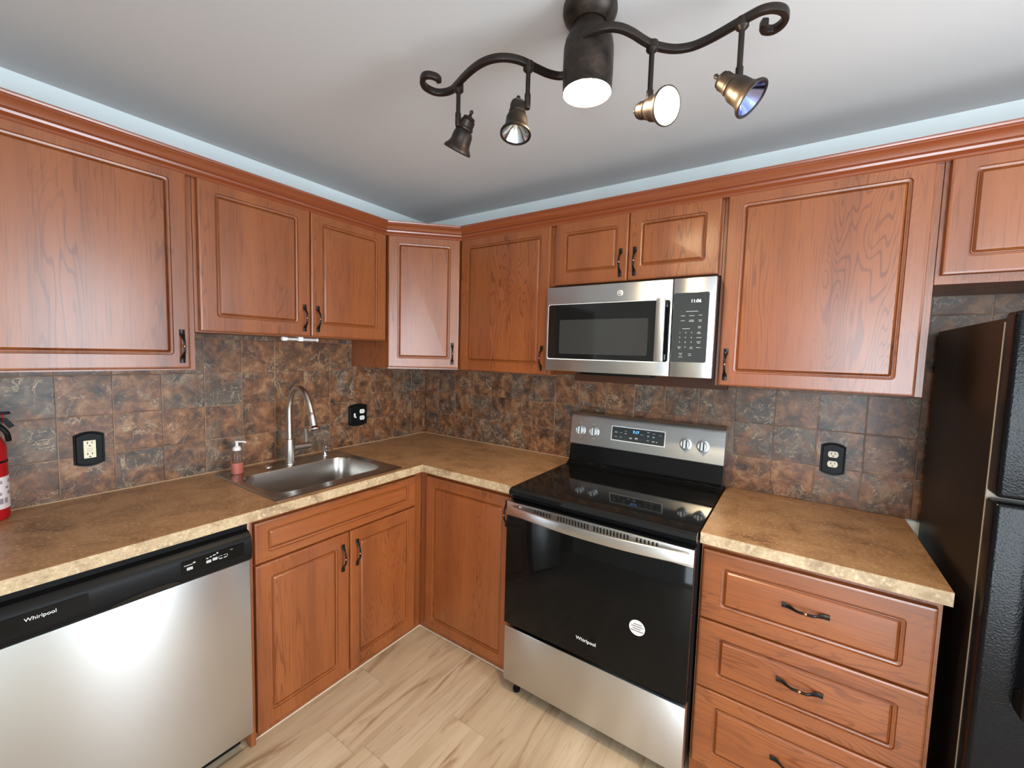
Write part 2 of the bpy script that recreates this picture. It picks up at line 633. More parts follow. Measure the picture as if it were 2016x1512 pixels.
def pull(c, ax, n, parent, L=0.122):
    """bow pull with paddle ends and a copper bead; c is on the door face, ax along the pull"""
    c, ax, n = V(c), V(ax).normalized(), V(n).normalized()
    sd = ax.cross(n)
    loops = []
    N = 28
    for i in range(N + 1):
        s = i / N * 2 - 1
        t = abs(s)
        k = max(0.0, min(1.0, (0.80 - t) / 0.55))
        k = k * k * (3 - 2 * k)
        out = 0.0032 + 0.0205 * k
        flare = max(0.0, min(1.0, (t - 0.42) / 0.30))
        flare = flare * flare * (3 - 2 * flare)
        hw = 0.0042 + 0.0040 * flare
        ht = 0.0042 - 0.0012 * flare
        p = c + ax * (s * L / 2) + n * out
        loops.append([p + sd * (hw * math.cos(a)) + n * (ht * math.sin(a)) for a in [2 * math.pi * q / 10 for q in range(10)]])
    bm = NB()
    skin(bm, loops)
    h = part('handle', bm, PULLM, parent)
    return h


def add_bead(h, c, ax, n):
    bm = NB()
    lathe(bm, V(c) + V(n) * 0.0225 - V(ax) * 0.006, ax, [(.0008, 0), (.0052, .002), (.0064, .006), (.0052, .010), (.0008, .012)], 12)
    return bm


def cab_door(parent, o, u, w, h, n, mat=None, hpos=None, hax=ZP, f=0.05, fv=None, name='door'):
    d = part(name, door_bm(o, u, w, h, n, f, fv), mat or WV, parent)
    if hpos is not None:
        c = V(o) + V(u).normalized() * hpos[0] + ZP * hpos[1] + V(n).normalized() * DT
        bmh = NB()
        hh = pull(c, hax, n, d)
        b2 = add_bead(None, c, V(hax).normalized(), V(n).normalized())
        # the bead belongs to the pull: merge as a second material slot
        me = hh.data
        bmm = NB()
        bmm.from_mesh(me)
        k0 = len(bmm.faces)
        bmesh.ops.recalc_face_normals(b2, faces=b2.faces[:])
        bmesh.ops.translate(b2, verts=b2.verts[:], vec=-wloc(d))
        for fc in b2.faces:
            fc.smooth = True
        tmp = bpy.data.meshes.new('tmp')
        b2.to_mesh(tmp)
        bmm.from_mesh(tmp)
        bmm.faces.ensure_lookup_table()
        for fc in bmm.faces[k0:]:
            fc.material_index = 1
        bmm.to_mesh(me)
        me.materials.append(BEAD)
        bmm.free(); b2.free(); bmh.free()
        bpy.data.meshes.remove(tmp)
    return d


UZ0, UZ1 = 1.400, 2.165      # upper cabinets
DZ0, DZ1 = 1.403, 2.137
YF, XF = -0.325, 0.325       # face planes of the upper carcasses
HB = 0.082                   # pull centre above the door bottom

# --- back wall uppers
c = thing('wall_cabinet', (0.91, -0.16, UZ0), 'tall single-door cherry wall cabinet between the angled corner cabinet and the microwave', 'cabinet', 'cherry wall cabinets')
bm = NB(); box(bm, 0.614, 1.209, YF, -0.009, UZ0, UZ1); part('carcass', bm, WV, c)
cab_door(c, (0.628, YF, DZ0 - .002), XP, 1.196 - 0.628, DZ1 - DZ0 - .003, YN, hpos=(0.540, HB))

c = thing('wall_cabinet', (1.58, -0.16, 1.83), 'short two-door cherry wall cabinet directly above the microwave', 'cabinet', 'cherry wall cabinets')
bm = NB(); box(bm, 1.211, 1.953, YF, -0.009, 1.829, UZ1); part('carcass', bm, WV, c)
cab_door(c, (1.226, YF, 1.832), XP, 1.582 - 1.226, DZ1 - 1.832 - .005, YN, hpos=(1.582 - 1.226 - 0.030, 0.080), f=.048, fv=.055)
cab_door(c, (1.585, YF, 1.832), XP, 1.944 - 1.585, DZ1 - 1.832 - .005, YN, hpos=(0.030, 0.080), f=.048, fv=.055)

c = thing('wall_cabinet', (2.25, -0.16, UZ0), 'wide single-door cherry wall cabinet right of the microwave, beside the refrigerator', 'cabinet', 'cherry wall cabinets')
bm = NB(); box(bm, 1.955, 2.556, YF, -0.009, UZ0, UZ1); part('carcass', bm, WV, c)
cab_door(c, (1.967, YF, DZ0 - .002), XP, 2.536 - 1.967, DZ1 - DZ0, YN, hpos=(0.024, HB))

c = thing('wall_cabinet', (2.98, -0.16, 1.775), 'short cherry wall cabinet above the black refrigerator at the right edge', 'cabinet', 'cherry wall cabinets')
bm = NB(); box(bm, 2.558, 3.42, YF, -0.009, 1.752, UZ1); part('carcass', bm, WV, c)
cab_door(c, (2.569, YF, 1.778), XP, 0.416, DZ1 - 1.778, YN)
cab_door(c, (2.988, YF, 1.778), XP, 0.416, DZ1 - 1.778, YN)

# --- corner upper
c = thing('corner_wall_cabinet', (0.25, -0.25, UZ0), 'angled cherry corner wall cabinet with a narrow diagonal door', 'cabinet')
bm = NB()
poly = [(0.009, -0.009), (0.009, -0.612), (0.337, -0.612), (0.612, -0.337), (0.612, -0.009)]
skin(bm, [[V((x, y, z)) for x, y in poly] for z in (UZ0, UZ1)])
part('carcass', bm, WV, c)
dg = V((1, 1, 0)).normalized()
dn = V((1, -1, 0)).normalized()
p0 = V((0.353, -0.626, 0)) - dn * DT
cab_door(c, (p0.x, p0.y, DZ0 + .006), dg, 0.386, DZ1 - DZ0 - .008, dn, hpos=(0.352, HB), f=.05)

# --- left wall uppers
c = thing('wall_cabinet', (0.16, -1.06, 1.55), 'shorter two-door cherry wall cabinet above the sink', 'cabinet', 'cherry wall cabinets')
bm = NB(); box(bm, 0.009, XF, -1.510, -0.614, 1.552, UZ1); part('carcass', bm, WV, c)
cab_door(c, (XF, -1.062, 1.556), YN, 1.499 - 1.062, 2.139 - 1.556, XP, hpos=(0.030, HB), f=.056)
cab_door(c, (XF, -0.632, 1.556), YN, 1.058 - 0.632, 2.139 - 1.556, XP, hpos=(1.058 - 0.632 - 0.030, HB), f=.056)

c = thing('wall_cabinet', (0.16, -1.83, UZ0), 'large single-door cherry wall cabinet at the left edge above the dishwasher', 'cabinet', 'cherry wall cabinets')
bm = NB(); box(bm, 0.009, XF, -2.17, -1.512, 1.408, UZ1); part('carcass', bm, WV, c)
cab_door(c, (XF, -1.532, 1.414), YN, 0.612, 2.141 - 1.414, XP, hpos=(0.026, HB))

# --- crown moulding running along all of them
prof = [(0.0, 2.118), (0.020, 2.118), (0.023, 2.121), (0.023, 2.128), (0.027, 2.131), (0.034, 2.136), (0.036, 2.143), (0.033, 2.149), (0.031, 2.152),
        (0.034, 2.158), (0.041, 2.168), (0.048, 2.174), (0.048, 2.179), (0.051, 2.181), (0.053, 2.186), (0.053, 2.190), (0.0, 2.190)]
path = [((XF, -2.17), (1, 0)), ((XF, -0.612), None), ((0.612, YF), None), ((3.42, YF), (0, -1))]
n1, n2, n3 = V((1, 0, 0)), dn, V((0, -1, 0))
F0 = 0.0


def mitre(a, b):
    m = (a + b).normalized()
    return m / m.dot(a)


# corner points of the face line (front of carcass) including the diagonal face plane
e0 = 0.009
A = V((XF - .0, 0, 0)); off = p0.x - p0.y
pts2 = [V((XF, -2.17, 0)), V((XF, XF - off, 0)), V((off + YF, YF, 0)), V((3.42, YF, 0))]
mit = [n1, mitre(n1, n2), mitre(n2, n3), n3]
bm = NB()
skin(bm, [[p + m * (x + 0.0005) + ZP * z for x, z in prof] for p, m in zip(pts2, mit)])
tag(part('crown_moulding', bm, plain('cherry_moulding', (0.215, 0.047, 0.013), 0.25, 0, .8), loc=(0.5, -0.6, 2.15)), 'long cherry crown moulding along the tops of all the wall cabinets', 'moulding')

# --- wood rail on the wall under the microwave
bm = NB(); box(bm, 1.20, 1.965, -0.030, -0.0085, 1.362, 1.428, 0.001)
tag(part('wood_rail', bm, WD, loc=(1.58, -0.02, 1.39)), 'dark brown wooden rail on the tiles just beneath the microwave', 'rail')

# --- base cabinets
BX, BY = 0.595, -0.595
c = thing('base_cabinet', (0.3, -1.05, 0), 'two-door cherry base cabinet with false drawer front under the sink', 'cabinet', 'cherry base cabinets')
bm = NB()
box(bm, 0.02, BX - .0, -1.452, -1.434, 0.0, 0.874)
box(bm, 0.02, BX, -0.640, -0.622, 0.0, 0.874)
box(bm, 0.02, BX, -1.434, -0.640, 0.05, 0.07)
part('carcass', bm, WV, c)
bm = NB()
box(bm, BX, BX + 0.001, -1.452, -0.596, 0.0, 0.874)
box(bm, BX - 0.018, BX, -1.434, -0.596, 0.0, 0.05)
part('face_frame', bm, WV, c)
bm = NB()
box(bm, 0.10, 0.622, -1.470, -1.453, 0.0, 0.874, 0.001)
part('end_panel', bm, WV, c)
bm = NB(); box(bm, BX + .001, BX + 0.005, -1.452, -0.600, 0.0, 0.004); part('caulk_line', bm, CAULK, c)
f = part('false_drawer_front', door_bm((BX, -0.652, 0.694), YN, 1.442 - 0.652, 0.852 - 0.694, XP, .046, .034), WY, c)
cab_door(c, (BX, -1.046, 0.030), YN, 1.442 - 1.046, 0.688 - 0.030, XP, hpos=(0.034, 0.550), f=.056)
cab_door(c, (BX, -0.652, 0.030), YN, 1.041 - 0.652, 0.688 - 0.030, XP, hpos=(1.041 - 0.652 - 0.034, 0.550), f=.046, fv=.056)

c = thing('base_cabinet', (0.9, -0.3, 0), 'full-height single-door cherry base cabinet left of the range', 'cabinet', 'cherry base cabinets')
bm = NB(); box(bm, 0.597, 1.216, BY, -0.02, 0.0, 0.874); part('carcass', bm, WV, c)
bm = NB(); box(bm, 0.597, 1.216, BY - 0.005, BY - 0.0005, 0.0, 0.004); part('caulk_line', bm, CAULK, c)
cab_door(c, (0.652, BY, 0.032), XP, 1.196 - 0.652, 0.852 - 0.032, YN, hpos=(1.196 - 0.652 - 0.026, 0.742))

c = thing('drawer_cabinet', (2.29, -0.3, 0), 'three-drawer cherry base cabinet between the range and the refrigerator', 'cabinet')
bm = NB(); box(bm, 1.988, 2.590, BY, -0.02, 0.0, 0.874); part('carcass', bm, WV, c)
for z0, z1 in ((0.607, 0.851), (0.358, 0.602), (0.070, 0.353)):
    cab_door(c, (1.995, BY, z0), XP, 2.579 - 1.995, z1 - z0, YN, mat=WX, hpos=((2.579 - 1.995) / 2 + .004, (z1 - z0) * 0.5 + .010), hax=XP, f=.060, fv=.050, name='drawer')

# ------------------------------------------------------------------ countertops
CT0, CT1 = 0.876, 0.914
SX0, SX1, SY0, SY1 = 0.175, 0.560, -1.340, -0.775     # cut-out for the bowl
t = thing('countertop', (0.3, -1.0, CT0), 'long brown speckled laminate countertop turning the corner around the sink', 'countertop')
bm = NB()
FX, FY = 0.644, -0.635
box(bm, 0.0, FX, -2.17, SY0, CT0, CT1)
box(bm, 0.0, SX0, SY0, SY1, CT0, CT1)
box(bm, SX1, FX, SY0, SY1, CT0, CT1)
box(bm, 0.0, FX, SY1, 0.0, CT0, CT1)
box(bm, FX, 1.2195, FY, 0.0, CT0, CT1)
part('worktop', bm, CTOP, t)
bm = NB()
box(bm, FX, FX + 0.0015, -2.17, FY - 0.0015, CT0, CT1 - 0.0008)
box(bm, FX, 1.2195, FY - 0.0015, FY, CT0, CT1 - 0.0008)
part('edge_band', bm, CEDGE_LIT, t)['label'] = 'beige edge strip with front light in its colour'
bm = NB()
box(bm, 0.008, 0.011, -2.17, -0.011, CT1, CT1 + 0.004)
box(bm, 0.008, 1.22, -0.011, -0.008, CT1, CT1 + 0.004)
part('caulk_line', bm, plain('tan_caulk', (0.42, 0.28, 0.17), 0.6), t)
t = thing('countertop', (2.29, -0.3, CT0), 'short brown speckled laminate countertop between the range and the refrigerator', 'countertop')
bm = NB(); box(bm, 1.9865, 2.599, FY, 0.0, CT0, CT1); part('worktop', bm, CTOP, t)
bm = NB(); box(bm, 1.9865, 2.599, FY - 0.0015, FY, CT0, CT1 - 0.0008); part('edge_band', bm, CEDGE_LIT, t)['label'] = 'beige edge strip with front light in its colour'

# ------------------------------------------------------------------ sink
s = thing('sink', (0.34, -1.06, CT1), 'stainless steel single-bowl drop-in sink in the left countertop', 'sink')
zr = CT1
bm = NB()
loops = []
O = (0.056, 0.618, -1.366, -0.742)
Bw = (0.192, 0.540, -1.325, -0.790)
for ins, z, r in ((0, zr + .0005, .012), (0, zr + .002, .012), (.004, zr + .0045, .012), (.014, zr + .0045, .012), (.018, zr + .0030, .012)):
    loops.append([V((x, y, z)) for x, y in rrect(O[0] + ins, O[1] - ins, O[2] + ins, O[3] - ins, r, 8)])
for ins, z, r in ((-.006, zr + .0030, .075), (0, zr + .0015, .075), (.004, zr - .006, .072), (.012, zr - .10, .066), (.020, zr - .150, .060), (.034, zr - .172, .05), (.06, zr - .180, .04), (.13, zr - .184, .03)):
    loops.append([V((x, y, z)) for x, y in rrect(Bw[0] + ins, Bw[1] - ins, Bw[2] + ins, Bw[3] - ins, r, 8)])
skin(bm, loops, cap0=False)
part('basin', bm, SINKST, s)
bm = NB(); lathe(bm, (0.366, -1.058, zr - .1835), ZP, [(.045, 0), (.045, .002), (.036, .003), (.030, -.0003), (.010, -.0003)], 24); part('drain', bm, CHROME, s)
bm = NB(); lathe(bm, (0.122, -1.154, zr + .003), ZP, [(.018, 0), (.018, .002), (.015, .006), (.006, .0075)], 24); part('hole_cover', bm, CHROME, s)

fct = thing('faucet', (0.137, -1.056, zr + .003), 'brushed nickel gooseneck pull-down kitchen faucet behind the sink', 'faucet')
fx, fy, fz = 0.137, -1.056, zr + .0032
bm = NB(); lathe(bm, (fx, fy, fz), ZP, [(.026, 0), (.026, .006), (.021, .008), (.0205, .125), (.019, .127), (.0135, .128)], 28); part('body', bm, NICKEL, fct)
bm = NB()
sp = catmull([(fx, fy, fz + .126), (fx, fy, 1.12), (fx + .003, fy, 1.205), (fx + .022, fy, 1.265), (fx + .055, fy, 1.300), (fx + .100, fy, 1.306), (fx + .142, fy, 1.287), (fx + .175, fy, 1.245), (fx + .198, fy, 1.195)], 6)
tube(bm, sp, 0.0125, 18, up=YP)
part('spout', bm, NICKEL, fct)
bm = NB()
d = V((0.30, 0, -0.95)).normalized()
lathe(bm, V((fx + .198, fy, 1.195)), d, [(.0128, 0), (.0145, .003), (.0150, .020), (.0158, .045), (.016, .062), (.0185, .064), (.0265, .074), (.0270, .079), (.022, .083), (.010, .0835)], 24)
part('spray_head', bm, CHROME, fct)
bm = NB(); lathe(bm, (fx, fy + .018, fz + .080), YP, [(.0165, 0), (.0165, .045), (.0155, .0455), (.0155, .047), (.0165, .0475), (.0165, .084), (.015, .086)], 22); part('valve_arm', bm, NICKEL, fct)
bm = NB()
lp = catmull([(fx, fy + .084, fz + .094), (fx - .004, fy + .086, fz + .125), (fx - .010, fy + .086, fz + .165)], 6)
sweep(bm, lp, [(.006, .0028), (-.006, .0028), (-.006, -.0028), (.006, -.0028)], up=XP)
part('lever', bm, NICKEL, fct)

p = thing('soap_dispenser', (0.107, -0.847, zr + .003), 'small chrome soap dispenser pump on the sink ledge right of the faucet', 'soap dispenser')
bm = NB(); lathe(bm, (0.107, -0.847, zr + .0032), ZP, [(.020, 0), (.020, .004), (.011, .006), (.0105, .030), (.0125, .031), (.0125, .050), (.010, .053)], 20); part('pump_body', bm, CHROME, p)
bm = NB(); tube(bm, catmull([(0.107, -0.847, zr + .047), (0.135, -0.843, zr + .047), (0.158, -0.840, zr + .042)], 5), .005, 10); part('nozzle', bm, CHROME, p)

b = thing('soap_bottle', (0.130, -1.294, zr + .003), 'clear plastic foaming hand soap bottle with coral soap left of the faucet', 'bottle')
bx, by, bz = 0.130, -1.294, zr + .0035


def oval(ins, z, sc=1.0):
    return [V((bx + (0.020 - ins) * sc * math.cos(a), by + (0.0255 - ins) * sc * math.sin(a), z)) for a in [2 * math.pi * k / 28 for k in range(28)]]


bm = NB(); skin(bm, [oval(.003, bz), oval(0, bz + .004), oval(-.0005, bz + .03), oval(.0005, bz + .075), oval(.002, bz + .095), oval(.006, bz + .105), oval(.0065, bz + .110)]); part('bottle', bm, CLEARPL, b)
bm = NB(); skin(bm, [oval(.005, bz + .002), oval(.0022, bz + .006), oval(.0020, bz + .030), oval(.0024, bz + .052)]); part('liquid', bm, SOAPLIQ, b)
bm = NB()
lathe(bm, (bx, by, bz + .1102), ZP, [(.017, 0), (.0165, .010), (.0125, .018), (.008, .0185), (.0065, .020), (.0055, .034), (.0075, .036), (.0085, .0405), (.0075, .043)], 24)
sweep(bm, [V((bx + .004, by + .002, bz + .150)), V((bx + .022, by + .022, bz + .150)), V((bx + .028, by + .028, bz + .146))], [(.005, .003), (-.005, .003), (-.005, -.003), (.005, -.003)])
part('pump', bm, FROSTPL, b)

# ------------------------------------------------------------------ dishwasher
d = thing('dishwasher', (0.33, -1.78, 0), 'stainless steel dishwasher with black control strip under the left countertop', 'dishwasher')
dy0, dy1 = -2.078, -1.475
bm = NB()
box(bm, 0.05, 0.625, dy0, dy1, 0.09, 0.868)
box(bm, 0.05, 0.57, dy0 + .01, dy1 - .01, 0.0, 0.09)
part('tub', bm, BLACKPL, d)
bm = NB(); box(bm, 0.626, 0.658, dy0, dy1, 0.088, 0.748, 0.004, 3); part('door_panel', bm, STEEL, d)
bm = NB()
pr = [(0.626, 0.750), (0.662, 0.750), (0.667, 0.756), (0.670, 0.775), (0.669, 0.815), (0.663, 0.836), (0.650, 0.848), (0.626, 0.852)]
skin(bm, [[V((x, y, z)) for x, z in pr] for y in (dy0, dy1)])
part('control_panel', bm, BLACKPL, d)
bm = NB()
hp = catmull([(0.668, -1.852, 0.7535), (0.6695, -1.835, 0.763), (0.6705, -1.77, 0.771), (0.6695, -1.700, 0.767), (0.668, -1.680, 0.7535)], 5)
for q in (0,):
    skin(bm, [[V((0.668, p_.y, 0.7525)) for p_ in hp], [V((p_.x + .0008, p_.y, p_.z)) for p_ in hp]], cap0=False, cap1=False, closed=False)
part('handle_pocket', bm, BLACKGL, d)
for yy, w_ in ((-1.985, .19), (-1.592, .18)):
    bm = NB(); quadbox(bm, (0.6698, yy, 0.800), YP, ZP, XP, w_, 0.045, .0009, .003); part('fascia', bm, OVENGL, d)
text('logo', 'Whirlpool', 0.0135, (0.6709, -1.978, 0.805), YP, ZP, d, MARKW)
for k, (yy, zz, w_, h_) in enumerate(((-1.660, 0.795, .016, .009), (-1.608, 0.797, .014, .009), (-1.590, 0.799, .014, .009))):
    bm = NB(); quadbox(bm, (0.6706, yy, zz), YP, ZP, XP, w_, h_, .0012, .0015); part('button', bm, MARK, d)
for yy, zz, w_, h_ in ((-1.664, .807, .022, .0022), (-1.648, .810, .007, .0045), (-1.612, .8085, .006, .003), (-1.602, .8105, .006, .003), (-1.592, .8125, .008, .003), (-1.583, .816, .005, .005), (-1.541, .8125, .007, .0015),
                       (-1.573, .8025, .009, .0012), (-1.573, .7935, .009, .003), (-1.560, .8025, .009, .0012), (-1.560, .7935, .009, .003), (-1.579, .7985, .0012, .008), (-1.5535, .7985, .0012, .008)):
    bm = NB(); quadbox(bm, (0.6708, yy, zz), YP, ZP, XP, w_, h_, .0006); part('printed_mark', bm, MARK, d)

# ------------------------------------------------------------------ range
r = thing('range', (1.603, -0.35, 0), 'freestanding stainless and black glass electric range between the base cabinets', 'stove')
rx0, rx1 = 1.2245, 1.9825
bm = NB(); box(bm, rx0, rx1, -0.650, -0.03, 0.058, 0.880); part('body', bm, BLACKPL, r)
for xx in (rx0 + .05, rx1 - .05):
    bm = NB(); lathe(bm, (xx, -0.655, 0.0), ZP, [(.016, 0), (.016, .012), (.008, .016), (.008, .058)], 16); part('foot', bm, BLACKPL, r)
bm = NB()
pr = [(-0.03, 0.881), (-0.665, 0.881), (-0.678, 0.886), (-0.684, 0.898), (-0.682, 0.912), (-0.672, 0.920), (-0.655, 0.922), (-0.10, 0.922), (-0.03, 0.922)]
skin(bm, [[V((x, y, z)) for y, z in pr] for x in (rx0, rx0 + .004, rx1 - .004, rx1)])
part('cooktop', bm, BLACKGL, r)
# backguard
bm = NB()
pr = [(-0.03, 0.9225), (-0.142, 0.9225), (-0.142, 0.930), (-0.128, 0.936), (-0.118, 0.946), (-0.103, 1.026), (-0.03, 1.026)]
skin(bm, [[V((x, y, z)) for y, z in pr] for x in (rx0 + .004, rx1 - .004)])
part('backguard_base', bm, BLACKEN, r)
bm = NB()
pr = [(-0.03, 1.0265), (-0.106, 1.0265), (-0.112, 1.032), (-0.095, 1.172), (-0.086, 1.186), (-0.070, 1.192), (-0.03, 1.192)]
skin(bm, [[V((x, y, z)) for y, z in pr] for x in (rx0 + .003, rx0 + .006, rx1 - .006, rx1 - .003)])
bg_ = part('backguard', bm, STEEL, r)
fu = XP
fv = V((0, 0.017, 0.140)).normalized()
fn = fu.cross(fv)


def onface(x, z):
    return V((x, -0.112 + 0.017 * (z - 1.032) / 0.14, z))


bm = NB(); quadbox(bm, onface(1.589, 1.112), fu, fv, fn, 0.268, 0.074, .0015, .002); part('display_bezel', bm, MARKW, bg_)
bm = NB(); quadbox(bm, onface(1.589, 1.112) + fn * .0012, fu, fv, fn, 0.260, 0.066, .0015, .002); dsp = part('display', bm, PANELGL, bg_)
text('clock_digits', '7:17', 0.0185, onface(1.581, 1.127) + fn * .0029, fu, fv, bg_, DIGB)
for xx, zz, w_, h_ in ((1.480, 1.118, .014, .004), (1.480, 1.096, .012, .002), (1.506, 1.118, .010, .002), (1.506, 1.096, .010, .002), (1.53, 1.128, .010, .002), (1.53, 1.116, .008, .005), (1.557, 1.096, .012, .006), (1.585, 1.098, .014, .007),
                       (1.611, 1.120, .018, .0016), (1.642, 1.135, .012, .003), (1.642, 1.117, .009, .005), (1.642, 1.096, .008, .003), (1.668, 1.131, .012, .002), (1.668, 1.115, .009, .005), (1.668, 1.094, .012, .004), (1.684, 1.093, .006, .004), (1.70, 1.127, .012, .0015)):
    bm = NB(); quadbox(bm, onface(xx, zz) + fn * .0027, fu, fv, fn, w_, h_, .0004); part('printed_mark', bm, MARK, bg_)
for xx in (1.284, 1.361, 1.815, 1.889):
    for dz in (.038, -.036):
        bm = NB(); quadbox(bm, onface(xx, 1.105 + dz), fu, fv, fn, .007, .0035, .0004); part('printed_mark', bm, MARK, bg_)
KNOBC = plain('knob_silver', (0.60, 0.66, 0.69), 0.35, 0.15)
for xx in (1.284, 1.361, 1.815, 1.889):
    o_ = onface(xx, 1.105)
    bm = NB(); lathe(bm, o_, fn, [(.0275, 0), (.0275, .002), (.0255, .003)], 28); kb = part('knob', bm, STEEL, r)
    bm = NB(); lathe(bm, o_ + fn * .003, fn, [(.0195, 0), (.021, .002), (.020, .016), (.018, .019)], 28); part('knob_body', bm, KNOBC, kb)
    bm = NB(); quadbox(bm, o_ + fn * .020, fu, fv, fn, .009, .038, .008, .003); part('knob_grip', bm, KNOBC, kb)
    bm = NB(); quadbox(bm, o_ + fn * .0219 + fu * .0075, fu, fv, fn, .0045, .034, .0062 - .005); part('knob_insert', bm, BLACKPL, kb)
    bm = NB(); quadbox(bm, o_ + fn * .0219 - fu * .0075, fu, fv, fn, .0045, .034, .0012); part('knob_insert', bm, BLACKPL, kb)
# oven door
dz0, dzs, dz1 = 0.322, 0.808, 0.870
bm = NB(); box(bm, rx0 + .001, rx1 - .001, -0.692, -0.652, dz0, dz1 - .001, .003); od = part('oven_door', bm, BLACKEN, r)
bm = NB(); box(bm, rx0 + .001, rx1 - .001, -0.697, -0.6925, dz0 + .004, dzs, .001); part('door_glass', bm, OVENGL, od)
bm = NB(); box(bm, rx0 + .001, rx1 - .001, -0.699, -0.6925, dzs + .001, dz1, .0015); part('door_trim', bm, STEEL, od)
for xa, xb, n in ((1.366, 1.436, 6), (1.474, 1.601, 11), (1.628, 1.757, 11), (1.790, 1.860, 6)):
    for k in range(n):
        bm = NB(); quadbox(bm, (xa + (xb - xa) * k / (n - 1), -0.6991, 0.852), XP, ZP, YN, .0062, .021, .0004, .002); part('vent_slot', bm, DARKVOID, od)
bm = NB()
hp = []
for i in range(25):
    s_ = i / 24 * 2 - 1
    hp.append(V((1.6175 + s_ * 0.351, -0.712 - 0.036 * (1 - s_ * s_), 0.842)))
sweep(bm, hp, [(a, b_) for a, b_ in rrect(-.007, .007, -.020, .020, .005, 3)])
oh = part('oven_handle', bm, STEEL, od)
for xx in (1.279, 1.956):
    bm = NB(); box(bm, xx - .010, xx + .010, -0.716, -0.6992, 0.826, 0.858, .002); part('handle_mount', bm, NICKEL, od)
text('logo', 'Whirlpool', 0.0200, (1.612, -0.6973, 0.398), XP, ZP, od, MARKW, .0003)
bm = NB(); lathe(bm, (1.806, -0.6972, 0.531), YN, [(.0285, 0), (.0285, .0006)], 36); st_ = part('sticker', bm, STICK, od)
for k, (w_, dx) in enumerate(((.030, .002), (.042, .001), (.030, -.001), (.046, 0))):
    bm = NB(); quadbox(bm, (1.806 + dx, -0.6978, 0.531 + .013 - k * .0082), XP, ZP, YN, w_, .0035, .0002); part('text_line', bm, MARKD, st_)
bm = NB(); box(bm, rx0 + .001, rx1 - .001, -0.692, -0.652, 0.058, 0.308, .003); part('storage_drawer', bm, STEEL, r)

# ------------------------------------------------------------------ microwave
m = thing('microwave', (1.59, -0.2, 1.43), 'stainless over-the-range microwave with black glass door above the range', 'microwave')
mx0, mx1, mz0, mz1, mf = 1.231, 1.956, 1.428, 1.812, -0.420
bm = NB(); box(bm, mx0 + .004, mx1 - .003, -0.395, -0.032, mz0 + .002, mz1 + .008); part('case', bm, BLACKPL, m)
bm = NB(); box(bm, 1.40, 1.72, -0.392, -0.30, mz0 - .012, mz0 + .0015, .003); part('vent_grille', bm, BLACKPL, m)
xs = 1.800
bm = NB(); box(bm, mx0, xs - .0012, mf, -0.3955, mz0, mz1, .003); md = part('door', bm, STEEL, m)
bm = NB(); quadbox(bm, (1.512, mf, 1.6075), XP, ZP, YN, 0.542, 0.252, .0010, .010); part('window_trim', bm, MARKW, md)
bm = NB(); quadbox(bm, (1.518, mf - .0008, 1.6085), XP, ZP, YN, 0.548, 0.246, .0012, .010); part('door_glass', bm, BLACKGL, md)
bm = NB(); quadbox(bm, (1.506, mf - .0021, 1.585), XP, ZP, YN, 0.405, 0.154, .0002, .008); part('window_screen', bm, plain('screen_dots', (0.028, 0.029, 0.029), 0.08), md)
bm = NB()
box(bm, 1.748, 1.783, mf - .046, mf - .034, 1.487, 1.735, .003)
mh = part('door_handle', bm, STEEL, md)
for za in (1.705, 1.494):
    bm = NB(); box(bm, 1.756, 1.778, mf - .0345, mf - .0022, za, za + .023, .002); part('handle_post', bm, CHROME, md)
o_ = V((1.583, mf, 1.770))
bm = NB()
lathe(bm, o_, YN, [(.0135, 0), (.0135, .0012), (.0125, .0016)], 28)
em = part('emblem', bm, plain('emblem_grey', (0.42, 0.42, 0.40), 0.35, 0.8), md)
bm = NB()
lathe(bm, o_ + YN * .0016, YN, [(.0108, 0), (.0108, .0003), (.0097, .0003), (.0097, 0)], 28, False, False)
part('emblem_ring', bm, MARKW, md)
text('emblem_letters', 'GE', 0.0105, o_ + YN * .0017, XP, ZP, md, MARKW, .0003)
bm = NB(); box(bm, xs + .0012, mx1, mf, -0.3955, mz0, mz1, .003); mc = part('control_housing', bm, STEEL, m)
bm = NB(); quadbox(bm, (1.868, mf, 1.6215), XP, ZP, YN, 0.130, 0.268, .0012, .007); part('control_panel', bm, PANELGL, mc)
yt = mf - .0013
text('clock_digits', '11:06', 0.0170, (1.8865, yt, 1.7225), XP, ZP, mc, DIGW, .0002)
for xx, zz, w_ in ((1.874, 1.684, .044), (1.842, 1.667, .016), (1.874, 1.667, .019), (1.905, 1.668, .013), (1.842, 1.648, .015), (1.874, 1.650, .016), (1.874, 1.645, .020), (1.905, 1.650, .011), (1.905, 1.645, .011), (1.904, 1.625, .011), (1.904, 1.620, .011),
                   (1.856, 1.617, .028), (1.903, 1.604, .010), (1.903, 1.599, .014), (1.904, 1.583, .018), (1.904, 1.567, .015), (1.904, 1.562, .010), (1.904, 1.545, .016), (1.834, 1.546, .012), (1.834, 1.541, .009), (1.878, 1.546, .010), (1.878, 1.541, .012),
                   (1.840, 1.521, .014), (1.840, 1.515, .008), (1.840, 1.507, .016), (1.874, 1.520, .010), (1.874, 1.514, .012)):
    bm = NB(); quadbox(bm, (xx, yt + .0002, zz), XP, ZP, YN, w_, .0016, .0003); part('printed_mark', bm, MARK, mc)
for k, ch in enumerate('1234567890'):
    col_, row_ = (k % 3, k // 3) if k < 9 else (1, 3)
    text('key_digit', ch, 0.0085, (1.834 + col_ * .0215, yt, 1.602 - row_ * .0187), XP, ZP, mc, MARK, .0002)

